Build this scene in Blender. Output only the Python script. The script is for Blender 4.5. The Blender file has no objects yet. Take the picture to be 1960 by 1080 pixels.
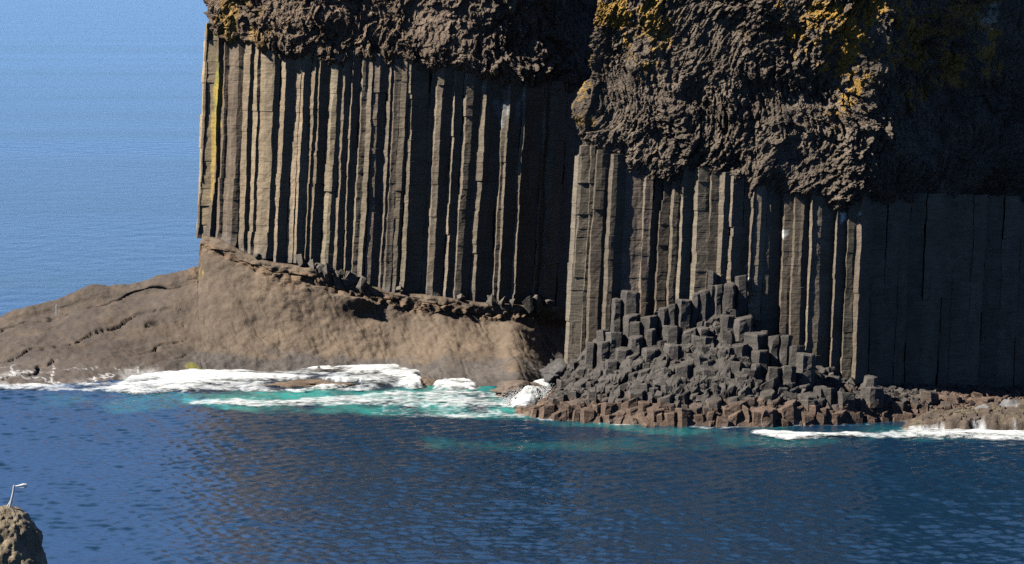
import bpy, bmesh, math, random
import numpy as np
from mathutils import Vector

random.seed(7)
RNG = np.random.default_rng(7)
C = bpy.context.scene.collection
SC = bpy.context.scene

# ------------------------------------------------------------------ camera, sky, sun, exposure
H, F = 24.0, 5558.0                         # eye height (m), focal length in photo pixels (1960 wide)
PITCH = math.atan(570.0 / F)
cam_d = bpy.data.cameras.new('camera'); cam = bpy.data.objects.new('camera', cam_d); C.objects.link(cam)
cam.location = (0, 0, H); cam.rotation_euler = (math.pi / 2 - PITCH, 0, 0)
cam_d.sensor_width = 36.0; cam_d.lens = F * 36.0 / 1960.0
cam_d.clip_start = 1.0; cam_d.clip_end = 60000.0
SC.camera = cam

SUN_AZ, SUN_EL = math.radians(-73), math.radians(43)       # azimuth from the camera side (-Y) towards -X
SDIR = Vector((math.sin(SUN_AZ) * math.cos(SUN_EL), -math.cos(SUN_AZ) * math.cos(SUN_EL), math.sin(SUN_EL)))
W = bpy.data.worlds.new('World'); SC.world = W; W.use_nodes = True
nt = W.node_tree
sky = nt.nodes.new('ShaderNodeTexSky'); sky.sky_type = 'NISHITA'; sky.sun_disc = False
sky.sun_elevation = SUN_EL; sky.sun_rotation = math.atan2(SDIR.x, SDIR.y)
sky.air_density = 0.35; sky.dust_density = 0.0; sky.ozone_density = 8.0
bg = nt.nodes['Background']; bg.inputs['Strength'].default_value = 0.052
# the sky seaward, beyond the island, has an added glow to brighten the water's reflections, between about 10 and 45 degrees up
tc = nt.nodes.new('ShaderNodeTexCoord'); sx = nt.nodes.new('ShaderNodeSeparateXYZ'); nt.links.new(tc.outputs['Generated'], sx.inputs[0])
def _mr(src, a, b, lo, hi):
    m = nt.nodes.new('ShaderNodeMapRange'); m.interpolation_type = 'SMOOTHSTEP'
    for k, v in (('From Min', a), ('From Max', b), ('To Min', lo), ('To Max', hi)): m.inputs[k].default_value = v
    nt.links.new(src, m.inputs['Value']); return m.outputs[0]
def _mul(a, b):
    m = nt.nodes.new('ShaderNodeMath'); m.operation = 'MULTIPLY'; nt.links.new(a, m.inputs[0]); nt.links.new(b, m.inputs[1]); return m.outputs[0]
SEAWARD = 1.25
sky_glow = _mul(_mul(_mr(sx.outputs['Y'], 0.25, 0.7, 0.0, 1.0), _mr(sx.outputs['Z'], 0.12, 0.34, 0.0, 1.0)), _mr(sx.outputs['Z'], 0.6, 0.93, SEAWARD, 0.0))
glow_col = nt.nodes.new('ShaderNodeVectorMath'); glow_col.operation = 'SCALE'; glow_col.inputs[0].default_value = (1.7, 2.9, 5.6); nt.links.new(sky_glow, glow_col.inputs['Scale'])
vm_ = nt.nodes.new('ShaderNodeVectorMath'); vm_.operation = 'ADD'; nt.links.new(sky.outputs[0], vm_.inputs[0]); nt.links.new(glow_col.outputs[0], vm_.inputs[1])
nt.links.new(vm_.outputs[0], bg.inputs['Color'])
sun_d = bpy.data.lights.new('sun', 'SUN'); sun_d.energy = 5.0; sun_d.angle = math.radians(0.5); sun_d.color = (1.0, 0.93, 0.82)
sun = bpy.data.objects.new('sun', sun_d); C.objects.link(sun)
sun.rotation_euler = SDIR.to_track_quat('Z', 'Y').to_euler(); sun.location = (-80, 60, 120)
SC.view_settings.view_transform = 'Standard'; SC.view_settings.look = 'None'
SC.view_settings.exposure = 1.5; SC.view_settings.gamma = 1.0
SC.cycles.diffuse_bounces = 0; SC.cycles.use_denoising = False

# ------------------------------------------------------------------ numeric helpers
SP, CP = math.sin(PITCH), math.cos(PITCH)
def at(px, py, Y):
    """world point on the photo ray (px, py) at distance Y"""
    u, v = (px - 980.0) / F, (540.0 - py) / F
    dy, dz = CP + v * SP, -SP + v * CP
    t = Y / dy
    return (u * t, Y, H + dz * t)
def ground_Y(py, z=0.0):
    v = (540.0 - py) / F
    return (z - H) / (-SP + v * CP) * (CP + v * SP)
def proj(X, Y, Z):
    d = Y * CP - (Z - H) * SP
    return 980 + F * X / d, 540 - F * (Y * SP + (Z - H) * CP) / d
def zat(py, Y): return at(980, py, Y)[2]
def sst(a, b, x):
    t = np.clip((x - a) / (b - a), 0, 1); return t * t * (3 - 2 * t)

def _h(ix, iy, iz, seed):
    n = (ix.astype(np.int64) * 374761393 + iy.astype(np.int64) * 668265263 + iz.astype(np.int64) * 2147483647 + seed * 1274126177) & 0xffffffff
    n = ((n ^ (n >> 13)) * 1274126177) & 0xffffffff
    n = ((n ^ (n >> 16)) * 2246822519) & 0xffffffff
    return ((n ^ (n >> 15)) & 0xffffff) / float(0xffffff)
def noise(x, y, z=0.0, seed=0):
    x, y, z = np.broadcast_arrays(np.asarray(x, float), np.asarray(y, float), np.asarray(z, float))
    i, j, k = np.floor(x), np.floor(y), np.floor(z)
    fx, fy, fz = x - i, y - j, z - k
    fx, fy, fz = [f * f * f * (f * (f * 6 - 15) + 10) for f in (fx, fy, fz)]
    r = 0
    for a in (0, 1):
        wa = fx if a else 1 - fx
        for b in (0, 1):
            wb = fy if b else 1 - fy
            for c in (0, 1):
                wc = fz if c else 1 - fz
                r = r + wa * wb * wc * _h(i + a, j + b, k + c, seed)
    return r * 2 - 1
def fbm(x, y, z=0.0, oct=4, seed=0, gain=0.5):
    r, a = 0, 1.0
    for o in range(oct):
        r = r + a * noise(np.asarray(x) * 2 ** o, np.asarray(y) * 2 ** o, np.asarray(z) * 2 ** o, seed + o * 17); a *= gain
    return r
def worley(x, y, seed=0):
    i, j = np.floor(x), np.floor(y)
    f1 = np.full(x.shape, 9.0); f2 = np.full(x.shape, 9.0); cid = np.zeros(x.shape)
    for a in (-1, 0, 1):
        for b in (-1, 0, 1):
            zz = np.zeros_like(i)
            cx = i + a + 0.1 + 0.8 * _h(i + a, j + b, zz, seed); cy = j + b + 0.1 + 0.8 * _h(i + a, j + b, zz, seed + 5)
            d = np.hypot(x - cx, y - cy); h = _h(i + a, j + b, zz, seed + 9)
            m = d < f1
            f2 = np.where(m, f1, np.minimum(f2, d)); cid = np.where(m, h, cid); f1 = np.where(m, d, f1)
    return f1, f2, cid

def facets(x, y, seed=0):
    """broken-rock relief: every cell a tilted plane with a sharp edge; returns about -0.5 .. 0.5"""
    i, j = np.floor(x), np.floor(y)
    f1 = np.full(x.shape, 9.0); out = np.zeros(x.shape); zz = np.zeros_like(i)
    for a in (-1, 0, 1):
        for b in (-1, 0, 1):
            cx = i + a + 0.05 + 0.9 * _h(i + a, j + b, zz, seed); cy = j + b + 0.05 + 0.9 * _h(i + a, j + b, zz, seed + 5)
            dx, dy = x - cx, y - cy; d = np.abs(dx) * 0.6 + np.hypot(dx, dy) * 0.6
            h = _h(i + a, j + b, zz, seed + 9) - 0.5; tx = _h(i + a, j + b, zz, seed + 13) - 0.5; ty = _h(i + a, j + b, zz, seed + 14) - 0.5
            m = d < f1
            out = np.where(m, 0.7 * h + 1.1 * tx * dx + 1.1 * ty * dy, out); f1 = np.where(m, d, f1)
    return out

# ------------------------------------------------------------------ object helpers
def link(name, verts, faces, mat, parent=None, origin=None, tint=None, smooth=False, attrs=None):
    """ONE mesh object; verts in world metres; faces an (n,4)/(n,3) array or a list"""
    verts = np.asarray(verts, float)
    if origin is None:
        lo, hi = verts.min(0), verts.max(0); origin = np.array([(lo[0] + hi[0]) / 2, (lo[1] + hi[1]) / 2, lo[2]])
    origin = np.asarray(origin, float)
    me = bpy.data.meshes.new(name)
    me.from_pydata((verts - origin).tolist(), [], faces.tolist() if isinstance(faces, np.ndarray) else faces)
    def col_attr(nm, arr):
        a = me.color_attributes.new(nm, 'FLOAT_COLOR', 'POINT')
        arr = np.asarray(arr, float)
        if arr.ndim == 1: arr = np.repeat(arr[:, None], 3, 1)
        buf = np.ones((len(verts), 4), np.float32); buf[:, :3] = arr
        a.data.foreach_set('color', buf.ravel())
    if tint is not None:
        t = np.asarray(tint, float)
        if t.ndim == 1: t = np.tile(t, (len(verts), 1))
        col_attr('tint', t)
    for k, v in (attrs or {}).items(): col_attr(k, v)
    if smooth: me.polygons.foreach_set('use_smooth', np.ones(len(me.polygons), bool))
    me.materials.append(mat)
    o = bpy.data.objects.new(name, me); C.objects.link(o)
    if parent is not None:
        o.parent = parent; o.location = Vector(origin) - parent.location
    else: o.location = origin
    return o
def thing(name, label, cat, loc, group=None):
    o = bpy.data.objects.new(name, None); C.objects.link(o); o.location = loc
    o.empty_display_size = 0.5
    o['label'] = label; o['category'] = cat
    if group: o['group'] = group
    return o
def tag(o, label, cat, group=None):
    o['label'] = label; o['category'] = cat
    if group: o['group'] = group
    return o
def grid_faces(nu, nv, closed=False):
    i = np.arange(nu - 1 if not closed else nu)[:, None]; j = np.arange(nv - 1)[None, :]
    a = i * nv + j; b = ((i + 1) % nu) * nv + j
    return np.stack([a, b, b + 1, a + 1], -1).reshape(-1, 4)

# ------------------------------------------------------------------ materials
def mat_new(name):
    m = bpy.data.materials.new(name); m.use_nodes = True
    t = m.node_tree; b = t.nodes['Principled BSDF']
    return m, t, b
def N(t, typ, **kw):
    n = t.nodes.new(typ)
    for k, v in kw.items():
        if k in n.inputs: n.inputs[k].default_value = v
        else: setattr(n, k, v)
    return n
def scaled_pos(t, s):
    g = N(t, 'ShaderNodeNewGeometry'); mp = N(t, 'ShaderNodeMapping'); mp.inputs['Scale'].default_value = s
    t.links.new(g.outputs['Position'], mp.inputs['Vector']); return mp.outputs['Vector']
def noise_node(t, vec, scale, detail=6.0, rough=0.6):
    n = N(t, 'ShaderNodeTexNoise'); n.inputs['Scale'].default_value = scale; n.inputs['Detail'].default_value = detail
    n.inputs['Roughness'].default_value = rough; t.links.new(vec, n.inputs['Vector']); return n.outputs['Fac']
def ramp(t, fac, a, b, lo, hi):
    r = N(t, 'ShaderNodeMapRange'); r.inputs['From Min'].default_value = a; r.inputs['From Max'].default_value = b
    r.inputs['To Min'].default_value = lo; r.inputs['To Max'].default_value = hi; t.links.new(fac, r.inputs['Value']); return r.outputs['Result']
def mul(t, a, b, op='MULTIPLY'):
    m = N(t, 'ShaderNodeMath', operation=op)
    for k, v in enumerate((a, b)):
        if isinstance(v, (int, float)): m.inputs[k].default_value = v
        else: t.links.new(v, m.inputs[k])
    return m.outputs[0]
def rock_mat(name, rough=0.85, bumps=((6, 0.05), (30, 0.02)), strata=None, contrast=0.5, patch=0.8, spec=0.3):
    m, t, b = mat_new(name)
    at_ = N(t, 'ShaderNodeAttribute'); at_.attribute_name = 'tint'
    p1 = scaled_pos(t, (1, 1, 1))
    f1 = ramp(t, noise_node(t, p1, patch, 5, 0.6), 0.3, 0.7, 1 - contrast * 0.5, 1 + contrast * 0.5)
    f2 = ramp(t, noise_node(t, p1, patch * 9, 5, 0.7), 0.3, 0.7, 1 - contrast * 0.45, 1 + contrast * 0.45)
    f = mul(t, f1, f2)
    h = None
    for s, d in bumps:
        q = mul(t, noise_node(t, p1, s, 5, 0.65), d)
        h = q if h is None else mul(t, h, q, 'ADD')
    if strata:
        sx, sz, d, dark = strata
        p2 = scaled_pos(t, (sx, sx, sz))
        nz = noise_node(t, p2, 1.0, 4, 0.6)
        q = mul(t, nz, d); h = mul(t, h, q, 'ADD')
        f = mul(t, f, ramp(t, nz, 0.3, 0.55, 1 - dark, 1.08))
    vm = N(t, 'ShaderNodeVectorMath', operation='SCALE'); t.links.new(at_.outputs['Color'], vm.inputs[0]); t.links.new(mul(t, f, 0.64), vm.inputs['Scale'])
    t.links.new(vm.outputs[0], b.inputs['Base Color'])
    bp = N(t, 'ShaderNodeBump'); bp.inputs['Strength'].default_value = 1.0; bp.inputs['Distance'].default_value = 1.0
    t.links.new(h, bp.inputs['Height']); t.links.new(bp.outputs[0], b.inputs['Normal'])
    b.inputs['Roughness'].default_value = rough; b.inputs['Specular IOR Level'].default_value = spec
    return m
M_COL = rock_mat('weathered_basalt', bumps=((5, 0.02), (22, 0.009)), strata=(1.2, 8.5, 0.025, 0.30), contrast=0.45)
M_CAP = rock_mat('hackly_basalt', bumps=((4, 0.10), (14, 0.05), (45, 0.012)), contrast=0.6, patch=0.7)
M_TUFF = rock_mat('tuff', bumps=((1.2, 0.07), (5, 0.05), (24, 0.02)), contrast=0.45, patch=0.45)
M_STUB = rock_mat('broken_basalt', bumps=((4, 0.05), (16, 0.025)), strata=(1.5, 6.0, 0.03, 0.15), contrast=0.6, patch=1.2)
M_FORE = rock_mat('gritty_rock', bumps=((18, 0.03), (60, 0.012)), contrast=0.6, patch=4.0)

# ------------------------------------------------------------------ sea
def ribbon(px, py, xs, up, lo, soft=2.0):
    u = np.interp(px, xs, up); l = np.interp(px, xs, lo)
    ins = np.minimum(py - u, l - py)
    return sst(-soft, soft, ins) * sst(xs[0], xs[0] + 22, px) * sst(xs[-1], xs[-1] - 22, px)
FOAM = [  # xs, upper, lower (photo pixels of the white patches on the water), density
    ([-300, 0, 120, 230, 260, 300, 400, 500, 640, 760, 805, 822], [738, 737, 735, 732, 722, 714, 709, 712, 703, 700, 702, 718], [746, 745, 746, 751, 753, 751, 748, 749, 747, 742, 741, 730], 1.18),
    ([345, 420, 520, 600, 700, 760, 850, 950, 1010, 1034], [768, 764, 764, 762, 754, 749, 747, 750, 745, 738], [774, 776, 777, 777, 775, 778, 781, 780, 784, 782], 0.72),
    ([820, 920, 980, 1024], [793, 786, 784, 783], [797, 798, 800, 798], 0.6),
    ([1012, 1080, 1200, 1300, 1400, 1500, 1700], [797, 802, 811, 814, 815, 814, 806], [801, 807, 816, 819, 820, 819, 811], 0.5),
    ([1430, 1460, 1520, 1600, 1650, 1700, 1760, 1830, 1900, 2100], [827, 824, 826, 828, 828, 820, 815, 817, 820, 822], [832, 835, 840, 838, 836, 837, 839, 841, 842, 842], 0.9),
    ([820, 850, 885, 925], [738, 727, 726, 738], [747, 747, 747, 747], 1.2),
    ([965, 1000, 1030, 1066], [752, 742, 731, 722], [788, 788, 782, 766], 1.2),
    ([1600, 1660, 1760], [812, 809, 803], [816, 813, 808], 0.6),
    ([140, 260, 330], [768, 767, 770], [770, 772, 772], 0.25),
    ([700, 860, 1015], [756, 750, 752], [796, 799, 798], 0.32),
]
def foam_density(px, py, X, Y):
    d = np.zeros_like(px)
    w = fbm(X * 0.55, Y * 0.35, 0, 4, 65); py = py + 3.2 * w; px = px + 9 * fbm(X * 0.5, Y * 0.5, 5, 3, 66)
    for xs, up, lo, k in FOAM: d = np.maximum(d, 0.78 * k * ribbon(px, py, xs, up, lo, 3.0))
    # the brown half-drowned rock shows through the first surf
    rk = ribbon(px, py, [495, 520, 600, 680, 705], [739, 732, 726, 728, 738], [745, 746, 745, 741, 740], 1.5)
    return d * (1 - 0.85 * rk)
def teal_mask(px, py):
    a = ribbon(px, py, [330, 420, 560, 800, 1000, 1100, 1160], [752, 748, 742, 738, 735, 770, 800], [772, 780, 786, 798, 800, 806, 812], 6)
    b = 0.20 * ribbon(px, py, [820, 950, 1100, 1250, 1450, 1960, 2100], [845, 843, 838, 832, 824, 812, 812], [862, 862, 858, 856, 852, 846, 846], 7)
    c = 0.3 * ribbon(px, py, [1020, 1200, 1500, 1700], [796, 806, 812, 800], [812, 826, 826, 815], 4)
    d = 0.28 * ribbon(px, py, [60, 120, 300, 420], [760, 756, 752, 750], [786, 782, 780, 780], 8)
    return np.maximum.reduce([a, b, c, d])
def sea():
    rows = list(np.linspace(-60, 108, 12)) + list(np.arange(110, 196, 0.13)) + list(196 * 1.07 ** np.arange(0, 78))
    rows = np.array(rows); ncore = 640
    u = np.linspace(-0.24, 0.24, ncore)
    u = np.concatenate([[-6, -2, -0.8, -0.4], u, [0.4, 0.8, 2, 6]])
    Yg, U = np.meshgrid(rows, u, indexing='ij')
    X = U * np.maximum(Yg, 70.0)
    Z = np.zeros_like(X)
    amp = sst(106, 116, Yg) * (1 - sst(186, 195, Yg)) * (1 - sst(0.22, 0.24, np.abs(U)))
    r = np.random.default_rng(3)
    for k in range(56):
        lam = 0.4 * (1.35 / 0.4) ** r.random() if k < 48 else r.uniform(4, 14)
        th = r.normal(math.radians(-84), 0.7)
        a = 0.0056 * lam ** 0.9 if k < 48 else 0.007
        ph = r.uniform(0, 6.28)
        mod = 0.75 + 0.8 * noise(X * 0.11, Yg * 0.07, 0, 40 + k) if k % 3 == 0 else 1.0
        Z += a * mod * np.sin(2 * math.pi / lam * (X * math.cos(th) + Yg * math.sin(th)) + ph)
    Z *= amp
    px, py = proj(X, np.maximum(Yg, 5), 0.0)
    wv = fbm(X * 0.22, Yg * 0.16, 3, 4, 62)
    teal = teal_mask(px + 40 * wv, py + 9 * wv) * (0.55 + 0.5 * fbm(X * 0.5, Yg * 0.35, 0, 4, 61))
    teal = np.clip(teal, 0, 1)
    foam = foam_density(px, py, X, Yg)
    lace = fbm(X * 0.9, Yg * 0.45, 0, 5, 71)
    white = np.clip(sst(0.55, 0.05, np.abs(lace) / np.maximum(foam, 0.02) * 0.6), 0, 1) * sst(0.05, 0.5, foam) * 0.6
    v = np.stack([X, Yg, Z], -1).reshape(-1, 3)
    m, t, b = mat_new('sea_water')
    ta = N(t, 'ShaderNodeAttribute'); ta.attribute_name = 'teal'
    fa = N(t, 'ShaderNodeAttribute'); fa.attribute_name = 'white'
    mx = N(t, 'ShaderNodeMix', data_type='RGBA'); mx.inputs[6].default_value = (0.004, 0.016, 0.036, 1); mx.inputs[7].default_value = (0.022, 0.19, 0.175, 1)
    t.links.new(ta.outputs['Fac'], mx.inputs[0])
    mw = N(t, 'ShaderNodeMix', data_type='RGBA'); mw.inputs[7].default_value = (0.42, 0.45, 0.47, 1)
    t.links.new(fa.outputs['Fac'], mw.inputs[0]); t.links.new(mx.outputs[2], mw.inputs[6]); t.links.new(mw.outputs[2], b.inputs['Base Color'])
    p1 = scaled_pos(t, (1.0, 1.6, 1))
    sep = N(t, 'ShaderNodeSeparateXYZ'); t.links.new(scaled_pos(t, (1, 1, 1)), sep.inputs[0])
    far = ramp(t, sep.outputs['Y'], 185, 230, 0.0, 1.0)
    h = mul(t, noise_node(t, p1, 1.9, 5, 0.6), mul(t, ramp(t, noise_node(t, scaled_pos(t, (0.004, 0.02, 1)), 1.0, 4, 0.6), 0.35, 0.65, 0.35, 1.6), mul(t, mul(t, far, 0.12), 0.035, 'ADD')))
    h = mul(t, h, mul(t, noise_node(t, scaled_pos(t, (0.45, 0.28, 1)), 1.0, 3, 0.55), mul(t, far, 0.35)), 'ADD')
    h = mul(t, h, mul(t, noise_node(t, scaled_pos(t, (0.12, 0.2, 1)), 1.0, 3, 0.5), 0.10), 'ADD')
    bp = N(t, 'ShaderNodeBump'); bp.inputs['Strength'].default_value = 1.0; bp.inputs['Distance'].default_value = 1.0
    t.links.new(h, bp.inputs['Height']); t.links.new(bp.outputs[0], b.inputs['Normal'])
    t.links.new(ramp(t, fa.outputs['Fac'], 0, 1, 0.07, 0.8), b.inputs['Roughness']); b.inputs['IOR'].default_value = 1.333
    o = link('sea', v, grid_faces(len(rows), len(u))[:, ::-1], m, origin=(0, 0, 0), smooth=True, attrs={'teal': teal.ravel(), 'white': white.ravel()})
    o['kind'] = 'structure'
sea()

def foam_sheet():
    res = 0.09
    m, t, b = mat_new('foam')
    fa = N(t, 'ShaderNodeAttribute'); fa.attribute_name = 'alpha'
    p = scaled_pos(t, (0.55, 1.0, 1))
    n = noise_node(t, p, 3.2, 7, 0.72)
    al = ramp(t, mul(t, fa.outputs['Fac'], mul(t, mul(t, n, 0.5, 'SUBTRACT'), 2.6), 'ADD'), 0.30, 0.95, 0, 0.96)
    t.links.new(al, b.inputs['Alpha'])
    b.inputs['Base Color'].default_value = (0.43, 0.45, 0.46, 1); b.inputs['Roughness'].default_value = 0.75
    b.inputs['Specular IOR Level'].default_value = 0.2
    bp = N(t, 'ShaderNodeBump'); bp.inputs['Distance'].default_value = 0.10; bp.inputs['Strength'].default_value = 0.6
    t.links.new(noise_node(t, p, 5.0, 6, 0.65), bp.inputs['Height']); t.links.new(bp.outputs[0], b.inputs['Normal'])
    xs = np.arange(-40, 36, res); ys = np.arange(151, 182, 0.14)
    X, Y = np.meshgrid(xs, ys, indexing='ij')
    px, py = proj(X, Y, 0.06)
    d = foam_density(px, py, X, Y)
    br = fbm(X * 0.35, Y * 0.5, 0, 4, 81)
    dd = np.clip(d * (0.75 + 0.55 * br) , 0, 1)
    core = sst(0.45, 0.95, d)
    bil = np.abs(fbm(X * 1.1, Y * 1.1, 0, 4, 91))
    Z = 0.05 + d * 0.05 + core * (0.05 + 0.16 * sst(-0.6, 0.8, br) * (0.75 + 0.25 * (1 - bil)))
    Z = Z + 0.85 * np.exp(-((px - 1018) / 26) ** 2 - ((Y - 165.4) / 1.6) ** 2) * core * (0.6 + 0.6 * np.abs(fbm(X * 1.6, Y * 1.6, 0, 3, 95))) + 0.16 * core * np.exp(-((px - 725) / 110) ** 2)
    keep = dd > 0.04
    idx = -np.ones(X.shape, int)
    q = keep[:-1, :-1] & keep[1:, :-1] & keep[1:, 1:] & keep[:-1, 1:]
    used = np.zeros_like(keep)
    for a in (0, 1):
        for c in (0, 1): used[a:a + q.shape[0], c:c + q.shape[1]] |= q
    idx[used] = np.arange(used.sum())
    f = np.stack([idx[:-1, :-1][q], idx[1:, :-1][q], idx[1:, 1:][q], idx[:-1, 1:][q]], -1)
    v = np.stack([X[used], Y[used], Z[used]], -1)
    o = link('sea_foam', v, f, m, smooth=True, attrs={'alpha': dd[used]})
    o['kind'] = 'stuff'; o['label'] = 'white surf foam washing along the foot of the cliffs'
    return m
M_FOAM = foam_sheet()

def spray(name, label, specs, seed):
    """torn white spray: a burst of small irregular drops and flecks"""
    r = np.random.default_rng(seed)
    V, Fc = [], []
    ico = np.array([(1, 0, 0), (-1, 0, 0), (0, 1, 0), (0, -1, 0), (0, 0, 1), (0, 0, -1)], float)
    icf = [(0, 2, 4), (2, 1, 4), (1, 3, 4), (3, 0, 4), (2, 0, 5), (1, 2, 5), (3, 1, 5), (0, 3, 5)]
    for (pa, pb, Y, hgt, n, size) in specs:
        a = np.array(at(pa[0], pa[1], Y)); c = np.array(at(pb[0], pb[1], Y))
        for k in range(n):
            w = r.random(); base = a + (c - a) * w + r.normal(0, 0.16, 3) * (1, 2.0, 0.4)
            jet = 0.35 + 0.65 * abs(math.sin(w * 17.0 + seed)) * (0.5 + 0.5 * math.sin(w * 41.0))
            z = hgt * jet * r.random() ** 1.6
            s = size * (0.35 + r.random()) * (1.15 - 0.8 * z / (hgt + 1e-6))
            p = base + (0.25 * z * r.normal(), r.normal(0, 0.15), z)
            i0 = len(V)
            jit = ico * (s * r.uniform(0.6, 1.3, (6, 3)))
            V.extend((p + jit).tolist()); Fc.extend([[i0 + q for q in f] for f in icf])
    m = bpy.data.materials.get('spray')
    if m is None:
        m, t, b = mat_new('spray'); b.inputs['Base Color'].default_value = (0.43, 0.45, 0.46, 1); b.inputs['Roughness'].default_value = 0.6
    o = link(name, V, Fc, m, smooth=True); o['kind'] = 'stuff'; o['label'] = label
spray('sea_spray', 'white spray thrown up where surf breaks against the rocks', [
    ((972, 786), (1050, 766), 165.2, 1.25, 9000, 0.034), 
    ((840, 736), (900, 737), 173.2, 0.3, 600, 0.04), ((1500, 836), (1610, 838), 154.2, 0.22, 500, 0.035), ((1740, 836), (1960, 839), 153.7, 0.4, 1500, 0.038)], 5)

# ------------------------------------------------------------------ facets of the two colonnades (photo pixel of each edge, light type)
LEFT = '''384 L,387 D,397 M,407 L,411 D,419 L,423 G,431 M,437 L,440 M,449 G,459 L,471 D,479 L,487 D,492 L,502 M,517 D,529 L,538 D,556 M,566 D,568 L,574 D,588 L,593 D,600 L,604 D,
621 L,630 M,637 D,645 L,651 D,663 L,667 D,681 L,685 G,695 L,703 D,707 M,718 D,733 L,739 D,743 L,747 G,758 M,769 D,775 L,782 D,790 D,816 G,825 L,829 M,840 D,858 L,864 D,879 L,885 G,896 D,911 M,922 D,937 D,953 L,957 G,963 L,968 D,991 L,998 D,1015 D,1033 L,1037 D,1044 L,1048 G,1058 D,1078 D,1100 D,1122 D,1145 D,1167 D,1190 D,1215 D,1242 D,1268 D,1295 D,1320 E'''
RIGHT = '''1102 L,1106 M,1123 L,1125 G,1132 L,1136 M,1153 D,1160 L,1168 G,1176 D,1194 M,1205 M,1219 M,1229 L,1232 G,1246 D,1262 L,1265 G,1283 L,1287 G,1301 L,1305 D,1324 L,1334 G,1356 L,1359 G,1375 L,1384 D,1394 L,1402 D,1423 G,1435 L,1439 D,1445 M,1455 D,1464 M,1475 D,1497 L,1501 M,1519 L,1521 M,1537 D,1548 L,1554 D,1563 M,1573 D,1598 L,1602 D,1621 L,1624 G,1640 L,1649 E'''
def parse(s):
    r = []
    for tok in s.replace('\n', '').split(','):
        a, b = tok.split(); r.append((float(a), b))
    return r
PL = ([384, 430, 520, 640, 800, 900, 960, 1000, 1050, 1100, 1150, 1320], [186.6, 185.4, 183.9, 183.5, 183.4, 183.5, 183.7, 184.0, 185.0, 187.0, 189.5, 194.0])
PR = ([1102, 1160, 1230, 1400, 1550, 1645, 1700, 1800, 2000, 2200], [166.0, 165.2, 164.5, 163.6, 163.2, 163.3, 164.4, 166.7, 171.2, 175.5])
def plan_edges(facets, path, yref, mid=-10):
    """turn strips into plan vertices: lit strips face the sun side, dark ones face away and return to the wall line"""
    pts = []; Y = path[1][0]
    for k, (px, ty) in enumerate(facets):
        X = at(px, yref, Y)[0]
        pts.append((px, X, Y, ty))
        if ty == 'E': break
        nx = facets[k + 1][0]; dx = (nx - px) / F * Y
        tgt = np.interp(nx, *path)
        back = math.degrees(math.atan2(tgt - Y, dx))              # the turn that would bring the wall back to its line
        if ty == 'L': th = max(-76, min(-33, back))
        elif ty == 'M': th = (max(-40, min(mid, back)) if mid < 0 else mid)
        elif ty == 'G': th = 8
        else: th = min(64, max(27, back))
        Y = Y + dx * math.tan(math.radians(th))
    return pts
FL, FR = parse(LEFT), parse(RIGHT)
rr = random.Random(11); x = 1649.0; FR = FR[:-1]
dark = []
k = 0
while x < 2120:
    dark.append((x, 'D' if k % 2 else 'G2')); x += rr.uniform(6, 17); k += 1
EL = plan_edges(FL, PL, 330.0)
def plan_right():
    pts = plan_edges(FR + [(1649.0, 'E')], PR, 430.0, 1)[:-1]
    Y = pts[-1][2] - 9 / F * 163 * 0.9
    for k, (px, ty) in enumerate(dark):
        pts.append((px, at(px, 430.0, Y)[0], Y, 'D' if k % 2 else 'G'))
        if k + 1 < len(dark):
            nx = dark[k + 1][0]; dx = (nx - px) / F * Y
            th = rr.uniform(58, 68) if Y < np.interp(nx, *PR) - rr.uniform(-0.1, 0.25) else rr.uniform(20, 27)
            Y += dx * math.tan(math.radians(th))
    pts[-1] = pts[-1][:3] + ('E',)
    return pts
ER = plan_right()
CAPL = ([380, 397, 440, 500, 560, 640, 700, 800, 860, 920, 960, 1000, 1095, 1160], [66, 70, 86, 110, 117, 121, 129, 138, 140, 156, 168, 178, 185, 190])
BASEL = ([380, 390, 420, 470, 520, 570, 620, 680, 720, 800, 860, 900, 1000, 1090, 1160], [446, 450, 460, 485, 503, 503, 522, 543, 553, 566, 571, 580, 586, 590, 592])
CAPR = ([1080, 1105, 1140, 1165, 1200, 1240, 1300, 1340, 1400, 1450, 1480, 1540, 1600, 1650, 1700, 1960, 2200], [285, 306, 315, 322, 332, 338, 343, 350, 364, 380, 386, 391, 398, 400, 398, 405, 410])
FOOTR = ([1000, 1022, 1050, 1078, 1105, 1140, 1200, 1300, 1390, 1440, 1480, 1560, 1640, 1700, 1800, 1960, 2200], [800, 784, 752, 722, 690, 658, 622, 596, 575, 612, 655, 705, 742, 742, 745, 752, 755])

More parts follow.
